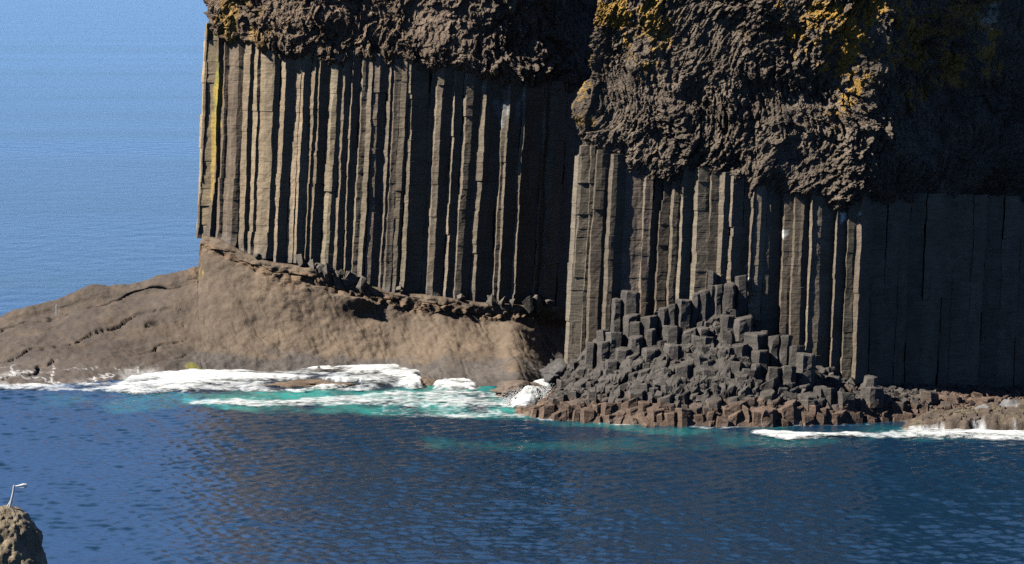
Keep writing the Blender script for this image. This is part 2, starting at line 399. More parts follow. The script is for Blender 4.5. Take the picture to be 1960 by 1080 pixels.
def column_mesh(front, zb, zt, zref, lean, seed, tint, inward, flare=0.0, depth=1.3, smp=0.17):
    """one basalt column: front = plan vertices (X, Y, edge key); built of stacked drums with joints, wandering edges and hackly faces"""
    r = np.random.default_rng(seed)
    # subdivide the front facets
    P, key, fr = [], [], []
    for a, b in zip(front[:-1], front[1:]):
        n = max(1, int(round(math.hypot(b[0] - a[0], b[1] - a[1]) / 0.16)))
        for q in range(n):
            w = q / n; P.append((a[0] + (b[0] - a[0]) * w, a[1] + (b[1] - a[1]) * w)); key.append((a[2], b[2], w))
    P.append(front[-1][:2]); key.append((front[-1][2], front[-1][2], 0))
    nf = len(P)
    c = np.mean(np.array(P), 0)
    bl = np.array(P[-1]) * 0.75 + c * 0.25 + np.array(inward) * depth; br = np.array(P[0]) * 0.75 + c * 0.25 + np.array(inward) * depth
    P = np.array(P + [tuple(bl), tuple(br)])
    isf = np.array([1.0] * nf + [0, 0])
    kA = np.array([q[0] for q in key] + [0, 0]); kB = np.array([q[1] for q in key] + [0, 0]); kw = np.array([q[2] for q in key] + [0, 0])
    zs, dr = [], []
    z = zb; d = 0
    while z < zt - 0.01:
        hgt = min(r.uniform(0.28, 0.85), zt - z); n = max(1, int(round(hgt / smp)))
        for q in range(n + 1): zs.append(z + hgt * (q / n) * 0.992 + 0.002); dr.append(d)
        z += hgt; d += 1
    zs = np.array(zs); dr = np.array(dr)
    off = r.normal(0, 0.010, (d + 1, 2)) + np.cumsum(r.normal(0, 0.05, (d + 1, 2)) * (r.random((d + 1, 1)) < 0.16), 0) * 0.8
    off -= off.mean(0)
    Z = np.repeat(zs[:, None], len(P), 1)
    def wander(k, zz): return 0.075 * noise(zz * 0.33, k * 3.7, 0.5, 3) + 0.028 * noise(zz * 1.3, k * 3.7, 7.5, 4)
    wd = wander(np.repeat(kA[None], len(zs), 0), Z) * (1 - kw) + wander(np.repeat(kB[None], len(zs), 0), Z) * kw
    X = P[None, :, 0] + lean(P[None, :, 0]) * (Z - zref) + (wd * 1.0 + off[dr][:, :1]) * isf
    Y = P[None, :, 1] + (0.5 * wander(np.repeat(kA[None] + 50, len(zs), 0), Z) + off[dr][:, 1:]) * isf
    rough = 0.022 * fbm(X * 2.6, Y * 2.6, Z * 2.6, 3, 15)
    X = X + rough * isf; Y = Y + 0.8 * rough * isf
    if flare:
        e = np.exp(-(Z - zb) / 0.45)
        Y = Y - flare * e * (0.4 + 0.9 * noise(X * 1.3, Z * 1.2, 0, 21)) * isf
        X = X + 0.14 * e * noise(X * 1.7, Z * 0.9, 3.0, 22) * isf
    v = np.stack([X, Y, Z], -1)
    n = len(P); R = len(zs)
    f = []
    i = np.arange(R - 1)[:, None]; j = np.arange(n)[None]
    a = i * n + j; b = i * n + (j + 1) % n
    q = np.stack([a, b, b + n, a + n], -1).reshape(-1, 4)
    faces = q.tolist() + [list(range(n - 1, -1, -1)), [(R - 1) * n + k for k in range(n)]]
    v = v.reshape(-1, 3)
    tt = np.tile(np.array(tint), (len(v), 1)) * (1 + 0.12 * fbm(v[:, 0] * 0.9, v[:, 1] * 0.9, v[:, 2] * 0.5, 3, 33))[:, None]
    return v, faces, tt

def group_cols(E, minw):
    cols, cur = [], [E[0]]
    for p, nx in zip(E[1:], E[2:] + [None]):
        cur.append(p)
        prev_dark = cur[-2][3] in 'DG'
        if p[3] == 'E' or (p[0] - cur[0][0] >= minw and prev_dark and p[3] in 'LMG' ) or (p[0] - cur[0][0] > 34 and p[3] == 'D' and prev_dark):
            cols.append(cur); cur = [p]
    return cols

def blend(t, mask, col):
    mask = np.clip(mask, 0, 1)[:, None]; return t * (1 - mask) + np.array(col) * mask

cliff_l = thing('basalt_cliff', 'farther cliff of slim basalt columns on a pale tan rock base beside open sea', 'cliff', (-6, 184, 0))
cliff_r = thing('basalt_cliff', 'nearer dark cliff with thick craggy cap and broken column stubs at its foot', 'cliff', (14, 164, 0))

def colonnade(E, parent, cap, base, yref, lean, base_tint, seed, left):
    cols = group_cols(E, 17)
    r = np.random.default_rng(seed)
    for ci, c in enumerate(cols):
        pm = (c[0][0] + c[-1][0]) / 2; Ym = np.mean([p[2] for p in c])
        zt = zat(np.interp(pm, *cap), Ym) + 0.9
        zb = zat(np.interp(pm, *base), Ym) + (r.uniform(-0.12, 0.12) if left else -0.5)
        zref = zat(yref, Ym)
        front = [(p[1], p[2], p[0]) for p in c]
        tint = np.array(base_tint) * np.clip(1 + (0.16 if pm < 1649 else 0.12) * r.normal(), 0.5, 1.6) * (1 + 0.015 * r.normal(0, 1, 3))
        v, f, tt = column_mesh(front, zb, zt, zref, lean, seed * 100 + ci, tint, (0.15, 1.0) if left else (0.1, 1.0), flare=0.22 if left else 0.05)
        px, py = proj(v[:, 0], v[:, 1], v[:, 2])
        if left:
            n = fbm(v[:, 0] * 1.6, v[:, 2] * 0.35, 0, 4, 55)
            tt = blend(tt, sst(0.0, 0.5, n + 0.75 - np.abs(px - 415) / 19 - np.maximum(0, py - 190) / 120), (0.19, 0.18, 0.04))
            tt = blend(tt, sst(0.1, 0.5, n + 0.6 - np.abs(px - 428) / 12 - np.maximum(0, py - 180) / 130), (0.46, 0.24, 0.03))
            tt = blend(tt, 0.6 * sst(0.15, 0.5, n + 0.35 - np.abs(px - 405) / 40 - np.maximum(0, py - 330) / 120), (0.38, 0.25, 0.06))
            tt = blend(tt, 0.45 * sst(560, 760, px), (0.17, 0.148, 0.118))                    # greyer stone towards the inlet
            g = fbm(v[:, 0] * 2.2, v[:, 2] * 0.5, 0, 4, 58)
            tt = blend(tt, 0.8 * sst(0.1, 0.4, g + 0.35 - np.hypot((px - 968) / 40, (py - 205) / 45)), (0.36, 0.38, 0.38))   # bird lime
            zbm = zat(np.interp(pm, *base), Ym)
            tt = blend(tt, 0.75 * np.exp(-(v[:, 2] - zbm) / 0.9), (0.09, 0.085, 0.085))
        else:
            g = fbm(v[:, 0] * 3.0, v[:, 2] * 1.2, 0, 4, 59)
            tt = blend(tt, sst(0.25, 0.45, g + 0.3 - np.hypot((px - 1630) / 45, (py - 410) / 16)), (0.62, 0.64, 0.66))
            tt = blend(tt, sst(0.25, 0.45, g + 0.25 - np.hypot((px - 1433) / 9, (py - 560) / 60)), (0.6, 0.6, 0.58))
            tt = blend(tt, sst(0.28, 0.45, g + 0.2 - np.hypot((px - 1499) / 8, (py - 500) / 90)), (0.55, 0.55, 0.52))
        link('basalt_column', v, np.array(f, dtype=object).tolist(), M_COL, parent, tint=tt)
lean_l = lambda X: 0.045 + 0.012 * sst(-18, -8, X)
lean_r = lambda X: 0.050 - 0.018 * sst(6, 19, X)
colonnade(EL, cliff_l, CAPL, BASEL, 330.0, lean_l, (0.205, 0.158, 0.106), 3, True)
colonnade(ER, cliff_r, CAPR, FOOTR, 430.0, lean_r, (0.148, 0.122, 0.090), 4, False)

def side_columns(parent, p0, p1, n, zb, zt, lean, tint, seed):
    """the colonnade carried on round the hidden side of the headland"""
    r = np.random.default_rng(seed); p0, p1 = np.array(p0, float), np.array(p1, float)
    for k in range(n):
        a = p0 + (p1 - p0) * k / n; b = p0 + (p1 - p0) * (k + 1) / n; d = (b - a); out = np.array([d[1], -d[0]]); out /= np.linalg.norm(out)
        if out[0] > 0: out = -out
        m1 = a + d * 0.3 + out * 0.3; m2 = a + d * 0.7 + out * 0.28
        fr = [(b[0], b[1], 900 + k + 1), (m2[0], m2[1], 930.3 + k), (m1[0], m1[1], 960.7 + k), (a[0], a[1], 900 + k)]
        v, f, tt = column_mesh(fr, zb, zt, 12.0, lean, seed + k, np.array(tint) * (1 + 0.1 * r.normal()), -out, smp=0.5)
        link('basalt_column', v, f, M_COL, parent, tint=tt)
e0 = EL[0]; side_columns(cliff_l, (e0[1] + 0.05, e0[2] + 0.02), (e0[1] + 3.2, e0[2] + 13), 10, zat(452, 187), zat(60, 187), lean_l, (0.28, 0.22, 0.14), 800)
e0 = ER[0]; side_columns(cliff_r, (e0[1] + 0.05, e0[2] + 0.02), (e0[1] + 3.0, e0[2] + 20), 16, 0.5, zat(300, 166), lean_r, (0.2, 0.17, 0.13), 860)

def core(parent, path, zb, zt, inset, tint):
    xs = np.linspace(path[0][0] + 12, path[0][-1], 50); Y = np.interp(xs, *path) + inset
    V = []
    for z, e in ((zb, 0), (zt, 0)):
        for q, yy in zip(xs, Y): p = at(q, 300, yy); V.append((p[0] + 0.045 * (z - 12), yy, z))
    n = len(xs); f = [[k, k + 1, n + k + 1, n + k] for k in range(n - 1)]
    link('cliff_core', V, f, M_COL, parent, tint=tint)
core(cliff_l, PL, 2.0, 22.0, 1.25, (0.1, 0.09, 0.08)); core(cliff_r, PR, 0.0, 16.0, 1.15, (0.1, 0.09, 0.08))

# ------------------------------------------------------------------ craggy caps
def resample(pts, step):
    pts = np.array(pts, float); d = np.r_[0, np.cumsum(np.hypot(*np.diff(pts, axis=0).T))]
    s = np.arange(0, d[-1], step); X = np.interp(s, d, pts[:, 0]); Y = np.interp(s, d, pts[:, 1])
    k = int(1.2 / step); ker = np.ones(2 * k + 1) / (2 * k + 1)
    X = np.convolve(np.pad(X, k, mode='edge'), ker, 'valid'); Y = np.convolve(np.pad(Y, k, mode='edge'), ker, 'valid')
    tx, ty = np.gradient(X), np.gradient(Y); l = np.hypot(tx, ty)
    return s, X, Y, ty / l, -tx / l           # outward = right-hand normal of the travel direction (towards the viewer)
def rock_cap(parent, pts, zb_of, ztop, prof, disp, tintf, step=0.055, dz=0.055):
    s, X, Y, nx, ny = resample(pts, step)
    px, _ = proj(X, Y, 20.0)
    zb = zb_of(px, X, Y, s)
    nv = int((ztop - zb.min()) / dz)
    w = np.linspace(0, 1, nv)
    # denser sampling low down where the picture looks
    w = w ** 1.15
    Z = zb[:, None] + (ztop - zb[:, None]) * w[None]
    S = np.repeat(s[:, None], nv, 1)
    hb = Z - zb[:, None]
    off = prof(S, Z, hb, px[:, None]) + disp(S, Z, hb, px[:, None])
    Xg = X[:, None] + nx[:, None] * off; Yg = Y[:, None] + ny[:, None] * off
    # underside going back in, and a lid
    def shell(o, z): return np.stack([X + nx * o, Y + ny * o, z], -1)[:, None]
    core_ = np.stack([Xg, Yg, Z], -1)
    v = np.concatenate([shell(off[:, 0] - 3.2, zb + 0.9), shell(off[:, 0] - 1.6, zb + 0.45), shell(off[:, 0] - 0.5, zb + 0.05), core_, shell(off[:, -1] - 2.0, np.full(len(X), ztop + 0.3)), shell(off[:, -1] - 8.0, np.full(len(X), ztop + 0.4))], 1)
    tt = tintf(v[..., 0], v[..., 1], v[..., 2])
    f = grid_faces(v.shape[0], v.shape[1])
    return link('rock_cap', v.reshape(-1, 3), f, M_CAP, parent, tint=tt.reshape(-1, 3))

def zbl(px, X, Y, s):
    b = np.interp(px, *CAPL); z = H - (b + 30) / F * Y
    return z + 0.28 * fbm(s * 0.9, s * 0 + 3, 0, 4, 5) + 0.1
def profl(S, Z, hb, px):
    return -0.40 + 0.5 * sst(0.0, 0.6, hb) + 0.45 * sst(640, 1000, px) * np.exp(-((hb - 1.0) / 1.2) ** 2) - 0.10 * np.maximum(0, hb - 2.0)
def displ(S, Z, hb, px):
    wx = S + 0.5 * fbm(S * 0.5, Z * 0.5, 0, 3, 101); wz = Z + 0.5 * fbm(S * 0.5, Z * 0.5, 4, 3, 102)
    low = 0.38 * fbm(S * 0.22, Z * 0.25, 0, 3, 103)
    f1, f2, c = worley(wx * 1.5 + 0.3 * wz, wz * 1.15, 104)
    f1b, f2b, cb = worley(wx * 3.6, wz * 2.9, 105)
    rag = sst(-0.3, 0.35, fbm(S * 0.28, Z * 0.3, 9, 3, 106) + 0.45 - 0.22 * hb + 0.25 * sst(700, 950, px))   # ragged low down, smoother sheets above
    hole = sst(0.42, 0.62, 0.5 + 0.5 * fbm(wx * 1.3, wz * 1.3, 0, 4, 108)) * sst(-0.2, 0.3, fbm(S * 0.4, Z * 0.4, 0, 2, 109) + 0.1 + 0.3 * rag)
    pit = -0.22 * hole - (0.60 * facets(wx * 1.3, wz * 1.5, 114) + 0.34 * facets(wx * 2.9, wz * 3.1, 115)) * (0.12 + 0.70 * rag) - 0.10 * facets(wx * 6, wz * 5, 116)
    return low + pit + 0.07 * fbm(S * 3.5, Z * 3.0, 0, 3, 107)
def tintl(X, Y, Z):
    px, py = proj(X, Y, Z)
    n = fbm(X * 0.5, Z * 0.6, Y * 0.4, 4, 111); n2 = fbm(X * 1.7, Z * 1.7, Y, 4, 112)
    t = np.array((0.158, 0.112, 0.077))[None, None] * (1 + 0.22 * n)[..., None]
    sh = t.shape; t = t.reshape(-1, 3); px, py, n, n2 = [a.ravel() for a in (px, py, n, n2)]
    t = blend(t, 0.75 * sst(-0.1, 0.5, n2 + 0.35 - np.abs(px - 440) / 55 - 0.004 * np.abs(py - 60)), (0.36, 0.21, 0.035))
    t = blend(t, 0.6 * sst(0.0, 0.5, n2 + 0.15 - np.abs(px - 470) / 110), (0.26, 0.16, 0.055))
    t = blend(t, 0.6 * sst(0.1, 0.5, n2 + 0.5 - np.hypot((px - 965) / 60, (py - 8) / 26)), (0.27, 0.31, 0.17))
    t = blend(t, 0.75 * sst(0.0, 0.5, n2 + 0.3 - np.hypot((px - 410) / 14, (py - 75) / 14)), (0.4, 0.38, 0.3))
    t = blend(t, 0.55 * sst(620, 1060, px + 60 * n), (0.105, 0.088, 0.075))
    t = blend(t, 0.45 * sst(0.1, 0.5, n2 + 0.3 - np.hypot((px - 1000) / 45, (py - 160) / 18)), (0.22, 0.24, 0.26))
    return t.reshape(sh)
pts = [(at(398, 60, 188)[0] + 3.0, 206)] + [(at(398, 60, 188)[0] + 0.6, 190.5), (at(399, 60, 187.2)[0], 187.4)]
for q in range(412, 1330, 12): pts.append((at(q, 120, np.interp(q, *PL))[0] + 0.0, float(np.interp(q, *PL)) - 0.1))
pts = [(p[0], p[1]) for p in pts]
rock_cap(cliff_l, pts, zbl, 27.0, profl, displ, tintl)

def zbr(px, X, Y, s):
    b = np.interp(px, *CAPR); z = H - (b + 30) / F * Y
    return z + 0.30 * fbm(s * 0.8, s * 0 + 8, 0, 4, 6) + 0.05
def profr(S, Z, hb, px):
    return -0.55 + 0.55 * sst(0.0, 0.9, hb) + 0.3 * np.exp(-((hb - 2.6) / 2.0) ** 2) - 0.06 * np.maximum(0, hb - 4)
def dispr(S, Z, hb, px):
    low = 0.6 * fbm(S * 0.16, Z * 0.18, 0, 3, 203)
    mid = 0.30 * fbm(S * 0.55 + 0.3 * Z, Z * 0.45 - 0.2 * S, 2, 3, 209)
    wx = S + 1.0 * fbm(S * 0.2, Z * 0.2, 0, 2, 201); wz = Z + 1.0 * fbm(S * 0.2, Z * 0.2, 4, 2, 202)
    ca, sa = math.cos(math.radians(58)), math.sin(math.radians(58))
    a = wx * ca + wz * sa; b = -wx * sa + wz * ca                 # a runs up to the right along the crooked little columns
    vary = 0.6 + 0.6 * sst(-0.4, 0.5, fbm(S * 0.25, Z * 0.25, 7, 3, 207))
    d = 0.42 * facets(a * 1.5, b * 4.6, 214) + 0.26 * facets(a * 3.2, b * 7.5, 215) + 0.12 * facets(a * 6, b * 11.0, 216)
    return (low + mid) * sst(-2, 3, S - 16.0) + 0.8 * d * vary + 0.45 * facets(wx * 0.5, wz * 0.42, 217) * sst(0, 3, S - 17.0) + 0.05 * fbm(S * 5, Z * 4, 0, 2, 208)
def tintr(X, Y, Z):
    px, py = proj(X, Y, Z)
    n = fbm(X * 0.5, Z * 0.6, Y * 0.4, 4, 211); n2 = 0.75 * fbm(X * 1.6, Z * 1.6, Y, 3, 212) + 0.55 * fbm(X * 5, Z * 5, Y * 3, 3, 213)
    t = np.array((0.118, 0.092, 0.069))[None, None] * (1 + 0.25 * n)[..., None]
    sh = t.shape; t = t.reshape(-1, 3); px, py, n, n2 = [a.ravel() for a in (px, py, n, n2)]
    yel = (0.34, 0.195, 0.032)
    for (cx, cy, ax, ay, k, st) in ((1165, 20, 55, 40, 0.15, 0.85), (1115, 130, 22, 110, 0.05, 0.7), (1235, 50, 45, 60, 0.05, 0.7), (1600, 30, 75, 55, 0.3, 0.95), (1625, 100, 40, 75, 0.3, 0.95),
                                    (1690, 20, 70, 40, 0.1, 0.85), (1740, 85, 60, 40, 0.15, 0.8), (1825, 135, 32, 30, 0.3, 0.85), (1745, 180, 28, 22, 0.15, 0.8), (1840, 20, 60, 50, 0.1, 0.6), (1895, 115, 26, 40, 0.15, 0.8)):
        t = blend(t, st * sst(0.0, 0.45, n2 + k + 0.25 - 0.72 * np.hypot((px - cx) / ax, (py - cy) / ay) + 0.3), yel)
    t = blend(t, 0.75 * sst(0.1, 0.5, n2 + 0.5 - np.hypot((px - 1900) / 35, (py - 25) / 25)), (0.36, 0.38, 0.33))
    t = blend(t, 0.8 * sst(0.15, 0.5, n2 + 0.5 - np.hypot((px - 1645) / 35, (py - 402) / 10)), (0.6, 0.62, 0.65))
    return t.reshape(sh)
pts = [(at(1101, 200, 166)[0] + 3.8, 186.0), (at(1101, 200, 166)[0] + 1.2, 169.0)]
for q in range(1120, 2200, 14): pts.append((at(q, 250, np.interp(q, *PR))[0], float(np.interp(q, *PR)) + 0.15))
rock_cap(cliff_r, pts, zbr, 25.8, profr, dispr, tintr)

# ------------------------------------------------------------------ tan tuff base and the sloping rock platform
def tuff():
    xs = np.array([-420, -150, 0, 60, 100, 160, 200, 250, 330, 381, 388, 420, 470, 520, 600, 680, 760, 850, 920, 985, 1040, 1100, 1170, 1320], float)
    ridge_y = {-420: 690, -150: 645, 0: 607, 60: 590, 100: 578, 160: 553, 200: 546, 250: 543, 330: 522, 381: 511}
    water = ([-420, 0, 200, 300, 400, 600, 800, 822, 900, 960, 1010, 1060, 1170, 1320], [752, 738, 733, 722, 715, 713, 716, 736, 741, 743, 740, 726, 712, 700])
    prof = []
    for x in xs:
        wy = np.interp(x, *water); Yw = ground_Y(wy)
        if x in ridge_y:
            ry = ridge_y[x]; Yr = 188.5 + 0.004 * x - 2.4 * sst(150, 381, x)
            zr = zat(ry, Yr); pts = [(Yr + 9, -1.5), (Yr + 4.5, zr * 0.45), (Yr + 1.2, zr * 0.93), (Yr, zr), (Yr - 0.7, zr * 0.93), (Yr - 1.1, zr * 0.80)]
            mixc = float(sst(100, 381, x))
            for w, ca in ((0.14, 0.76), (0.32, 0.50), (0.56, 0.26), (0.8, 0.11)):
                pts.append((Yr - 1.1 + (Yw - Yr + 1.1) * w, zr * (0.84 * (1 - w) ** 1.12 * (1 - mixc) + ca * mixc)))
            pts += [(Yw, 0.0), (Yw - 2, -0.7), (Yw - 5, -2.0)]
        else:
            by = np.interp(x, *BASEL); Yc = np.interp(x, *PL); zb = zat(by, Yc)
            rec = sst(1000, 1080, x); und = 0.25 * sst(740, 860, x) * (1 - sst(960, 1010, x))
            pts = [(Yc + 3.5, zb + 0.5), (Yc + 1.3, zb + 0.12), (Yc - 0.42, zb + 0.02), (Yc - 0.50, zb - 0.45),
                   (Yc - 0.60 + 0.2 * und, zb - 0.75), (Yc - 0.80 + 1.0 * und, zb - 1.15 + 0.25 * rec)]
            z5 = zb - 1.3
            for w, zz in ((0.12, 0.72), (0.30, 0.45), (0.55, 0.24), (0.8, 0.10)):
                pts.append((Yc - 0.80 + 0.8 * und + (Yw - Yc + 0.8) * w, z5 * zz))
            pts += [(Yw, 0.0), (Yw - 2, -0.7), (Yw - 5, -2.0)]
        prof.append(pts)
    prof = np.array(prof)                                        # station, k, (Y, z)
    nk = prof.shape[1]; nt_ = 190
    tk = np.linspace(0, nk - 1, nt_); 
    px = np.unique(np.concatenate([np.arange(-420, 375, 3.0), np.arange(375, 400, 1.0), np.arange(400, 1321, 2.5)]))
    P = np.zeros((len(px), nt_, 2))
    for c in (0, 1):
        A = np.stack([np.interp(px, xs, prof[:, k, c]) for k in range(nk)], 1)
        for i in range(len(px)):
            lin = np.interp(tk, np.arange(nk), A[i])
            P[i, :, c] = np.convolve(np.pad(lin, 5, mode='edge'), np.ones(11) / 11, 'valid')
    uni = np.arange(-420, 1323, 3.0); ker = np.exp(-np.linspace(-2, 2, 31) ** 2); ker /= ker.sum()
    wsm = sst(0.36, 0.62, tk / (nk - 1))[None]
    for c in (0, 1):
        U_ = np.stack([np.interp(uni, px, P[:, j, c]) for j in range(nt_)], 1)
        U_ = np.stack([np.convolve(np.pad(U_[:, j], 15, mode='edge'), ker, 'valid') for j in range(nt_)], 1)
        S_ = np.stack([np.interp(px, uni, U_[:, j]) for j in range(nt_)], 1)
        P[..., c] = P[..., c] * (1 - wsm) + S_ * wsm
    Yg, Z = P[..., 0], P[..., 1]
    X = (px[:, None] - 980) / F * (Yg * CP - (Z - H) * SP)
    # normals of the base sheet
    v0 = np.stack([X, Yg, Z], -1)
    nrm = np.cross(np.gradient(v0, axis=0), np.gradient(v0, axis=1)); nrm /= np.linalg.norm(nrm, axis=-1, keepdims=True) + 1e-9
    nrm *= np.where(nrm[..., 1:2] > 0, -1, 1) * 1.0
    pxg = np.repeat(px[:, None], nt_, 1); lf = 1 - sst(300, 500, pxg)       # 1 on the open platform
    tt_ = tk[None] / (nk - 1)
    # strata: curved bedding falling to the left on the platform, swept grooves under the colonnade
    bed = Z * 1.0 - 0.25 * X + 0.25 * fbm(X * 0.25, Yg * 0.25, 0, 3, 301)
    ledge = np.abs(((bed * 1.35 + 0.25 * fbm(X * 0.5, Yg * 0.5, 3, 3, 302)) % 1.0) - 0.5) * 2
    groove = sst(0.16, 0.0, ledge) * sst(-0.15, 0.35, fbm(X * 0.16, bed * 1.2, 0, 3, 303) + 0.05)
    gul = fbm(X * 0.9 + 0.5 * Z, Z * 0.22 + Yg * 0.1, 0, 4, 304)
    rag = np.exp(-((tt_ - 3.6 / 12) / 0.07) ** 2) * (1 - lf)
    w1, w2, wc = worley(X * 0.8 + 0.4 * Z, Z * 1.6, 305)
    d = 0.20 * fbm(X * 0.28, Yg * 0.28, Z * 0.4, 4, 306) - (1 - sst(310, 376, pxg)) * 0.8 * groove + (1 - lf) * (0.07 * gul - 0.12 * sst(0.12, 0.0, np.abs(gul + 0.2)) * 0.5) \
        + rag * (0.35 * (wc - 0.45) - 0.2 * sst(0.12, 0, w2 - w1) + 0.3 * facets(X * 1.7, Z * 2.6, 315) + 0.2 * fbm(X * 1.4, Z * 1.4, 0, 3, 307)) + 0.06 * fbm(X * 2.0, Yg * 2.0, Z * 2.6, 5, 308, 0.6)
    crest = np.exp(-((tt_ - 3.0 / 12) / 0.05) ** 2) * lf
    d = d + crest * (0.13 * fbm(X * 0.8, Yg * 0.0, 0, 5, 309)) * np.minimum(1, np.maximum(0, Z))
    # bulging ridge near the inlet and the tail of rock running into the surf
    d = d + 0.55 * np.exp(-((pxg - 985 - 30 * (tt_ - 0.6)) / 26) ** 2) * sst(0.36, 0.5, tt_) * (1 - sst(0.80, 0.9, tt_)) - 0.3 * np.exp(-((pxg - 1045) / 24) ** 2) * sst(0.3, 0.5, tt_)
    hang = np.exp(-((pxg - 690) / 26) ** 2) * np.exp(-((tt_ - 0.39) / 0.035) ** 2)
    d = d + 0.9 * hang - 0.45 * np.exp(-((pxg - 690) / 36) ** 2) * np.exp(-((tt_ - 0.47) / 0.035) ** 2)
    d = d - 0.8 * sst(1025, 1100, pxg) * sst(0.3, 0.4, tt_)
    d = d * sst(0.13, 0.2, tt_) * np.where(Z > -0.3, 1, 0.5)
    v = v0 + nrm * d[..., None]
    X, Yg, Z = v[..., 0], v[..., 1], v[..., 2]
    px2, py2 = proj(X, Yg, Z)
    n = fbm(X * 0.35, Yg * 0.35, Z * 0.6, 4, 311); n2 = fbm(X * 1.3, Yg * 1.3, Z * 1.3, 4, 312)
    base = np.array((0.140, 0.104, 0.074)); t = np.tile(base, (X.size, 1)) * (1 + 0.16 * n.ravel())[:, None]
    f = lambda a: np.asarray(a).ravel()
    Zf, pf, yf, nf, n2f, lff = f(Z), f(px2), f(py2), f(n), f(n2), f(lf)
    t = blend(t, 0.85 * lff, (0.062, 0.048, 0.039))
    t = blend(t, 0.7 * sst(0.0, 0.5, f(rag) + 0.3 * nf - 0.2), (0.160, 0.102, 0.060))
    t = blend(t, 0.35 * sst(-0.2, 0.6, n2f) , (0.125, 0.092, 0.064))
    wet = sst(1.15, 0.55, Zf + 0.3 * nf + 0.25 * n2f)
    t = blend(t, 0.85 * wet * sst(240, 420, pf), (0.085, 0.076, 0.072))
    t = blend(t, 0.5 * wet * (1 - sst(240, 420, pf)), (0.115, 0.095, 0.08))
    t = blend(t, 0.8 * sst(0.05, 0.4, n2f + 0.45 - np.hypot((pf - 375) / 62, (yf - 700) / 13)), (0.22, 0.21, 0.04))
    t = blend(t, 0.7 * sst(0.15, 0.4, n2f + 0.4 - np.hypot((pf - 190) / 60, (yf - 696) / 6)), (0.22, 0.2, 0.03))
    t = blend(t, 0.75 * sst(0.1, 0.5, n2f + 0.45 - np.hypot((pf - 398) / 16, (yf - 500) / 40)), (0.30, 0.22, 0.06))
    lace = np.abs(fbm(X * 0.8, Yg * 0.45, 0, 5, 313)).ravel()
    film = sst(0.10, 0.02, lace) * sst(0.75, 0.35, Zf) * (1 - sst(270, 330, pf)) * 0.75
    film = np.maximum(film, 0.35 * sst(0.6, 0.25, Zf) * sst(-0.2, 0.5, nf) * (1 - sst(270, 330, pf)))
    t = blend(t, film, (0.66, 0.66, 0.66))
    o = link('tuff_base', v.reshape(-1, 3), grid_faces(len(px), nt_), M_TUFF, cliff_l, tint=t, smooth=True)
tuff()

# ------------------------------------------------------------------ rubble apron of the nearer cliff
WFR = ([985, 1012, 1030, 1080, 1200, 1300, 1500, 1600, 1700, 1800, 2000, 2200], [795, 798, 801, 806, 814, 817, 817, 814, 807, 803, 802, 800])
def apron_z(px, w):
    """height of the apron, w = 0 at the waterline .. 1 at the wall foot"""
    Yw = ground_Y(np.interp(px, *WFR)); Yc = np.interp(px, *PR) + 0.3
    Y = Yw + (Yc - Yw) * w
    zf = np.maximum(0.15, H - (np.interp(px, *FOOTR) + 30) / F * Yc)
    edge = np.minimum(1.0, 0.75 * zf)
    z = np.where(w < 0.12, edge * (w / 0.12) ** 0.6, edge + (zf - edge) * np.clip((w - 0.12) / 0.88, 0, 1) ** 0.8)
    return Y, z
def apron_tint(X, Y, Z, seed):
    n = fbm(X * 0.5, Y * 0.5, Z, 4, seed); n2 = fbm(X * 2.0, Y * 2.0, Z * 2, 3, seed + 1)
    t = np.tile((0.069, 0.062, 0.056), (X.size, 1)) * (1 + 0.25 * n2.ravel())[:, None]
    br = sst(1.35, 0.85, Z + 0.45 * n)
    t = blend(t, 0.9 * br.ravel(), (0.115, 0.076, 0.055))
    t = blend(t, 0.5 * (br * sst(0.2, 0.6, n2)).ravel(), (0.17, 0.115, 0.08))
    t = blend(t, 0.5 * sst(0.35, 0.1, Z).ravel() * sst(-0.1, 0.4, n).ravel(), (0.30, 0.26, 0.22))
    return t
def apron():
    px = np.arange(985, 2200, 3.2); w = np.concatenate([np.linspace(-0.25, 0, 8)[:-1], np.linspace(0, 1.12, 90)])
    PX, Wg = np.meshgrid(px, w, indexing='ij')
    Y, z = apron_z(PX, np.clip(Wg, 0, 1.2)); 
    Yw = ground_Y(np.interp(PX, *WFR)); Y = np.where(Wg < 0, Yw + Wg * 4, Y); z = np.where(Wg < 0, Wg * 6, z)
    X = (PX - 980) / F * (Y * CP - (z - H) * SP)
    f1, f2, c = worley(X * 1.5, Y * 1.5, 401); g1, g2, cg = worley(X * 3.4, Y * 3.4, 402)
    z = z + (0.42 * (c - 0.45) + 0.16 * (cg - 0.5) - 0.12 * sst(0.12, 0, f2 - f1)) * sst(0.03, 0.2, Wg) + 0.05 * fbm(X * 3, Y * 3, 0, 3, 403)
    Y = Y - 0.25 * (c - 0.5)
    v = np.stack([X, Y, z], -1)
    link('rock_apron', v.reshape(-1, 3), grid_faces(len(px), len(w)), M_STUB, cliff_r, tint=apron_tint(X, Y, z, 405))
apron()

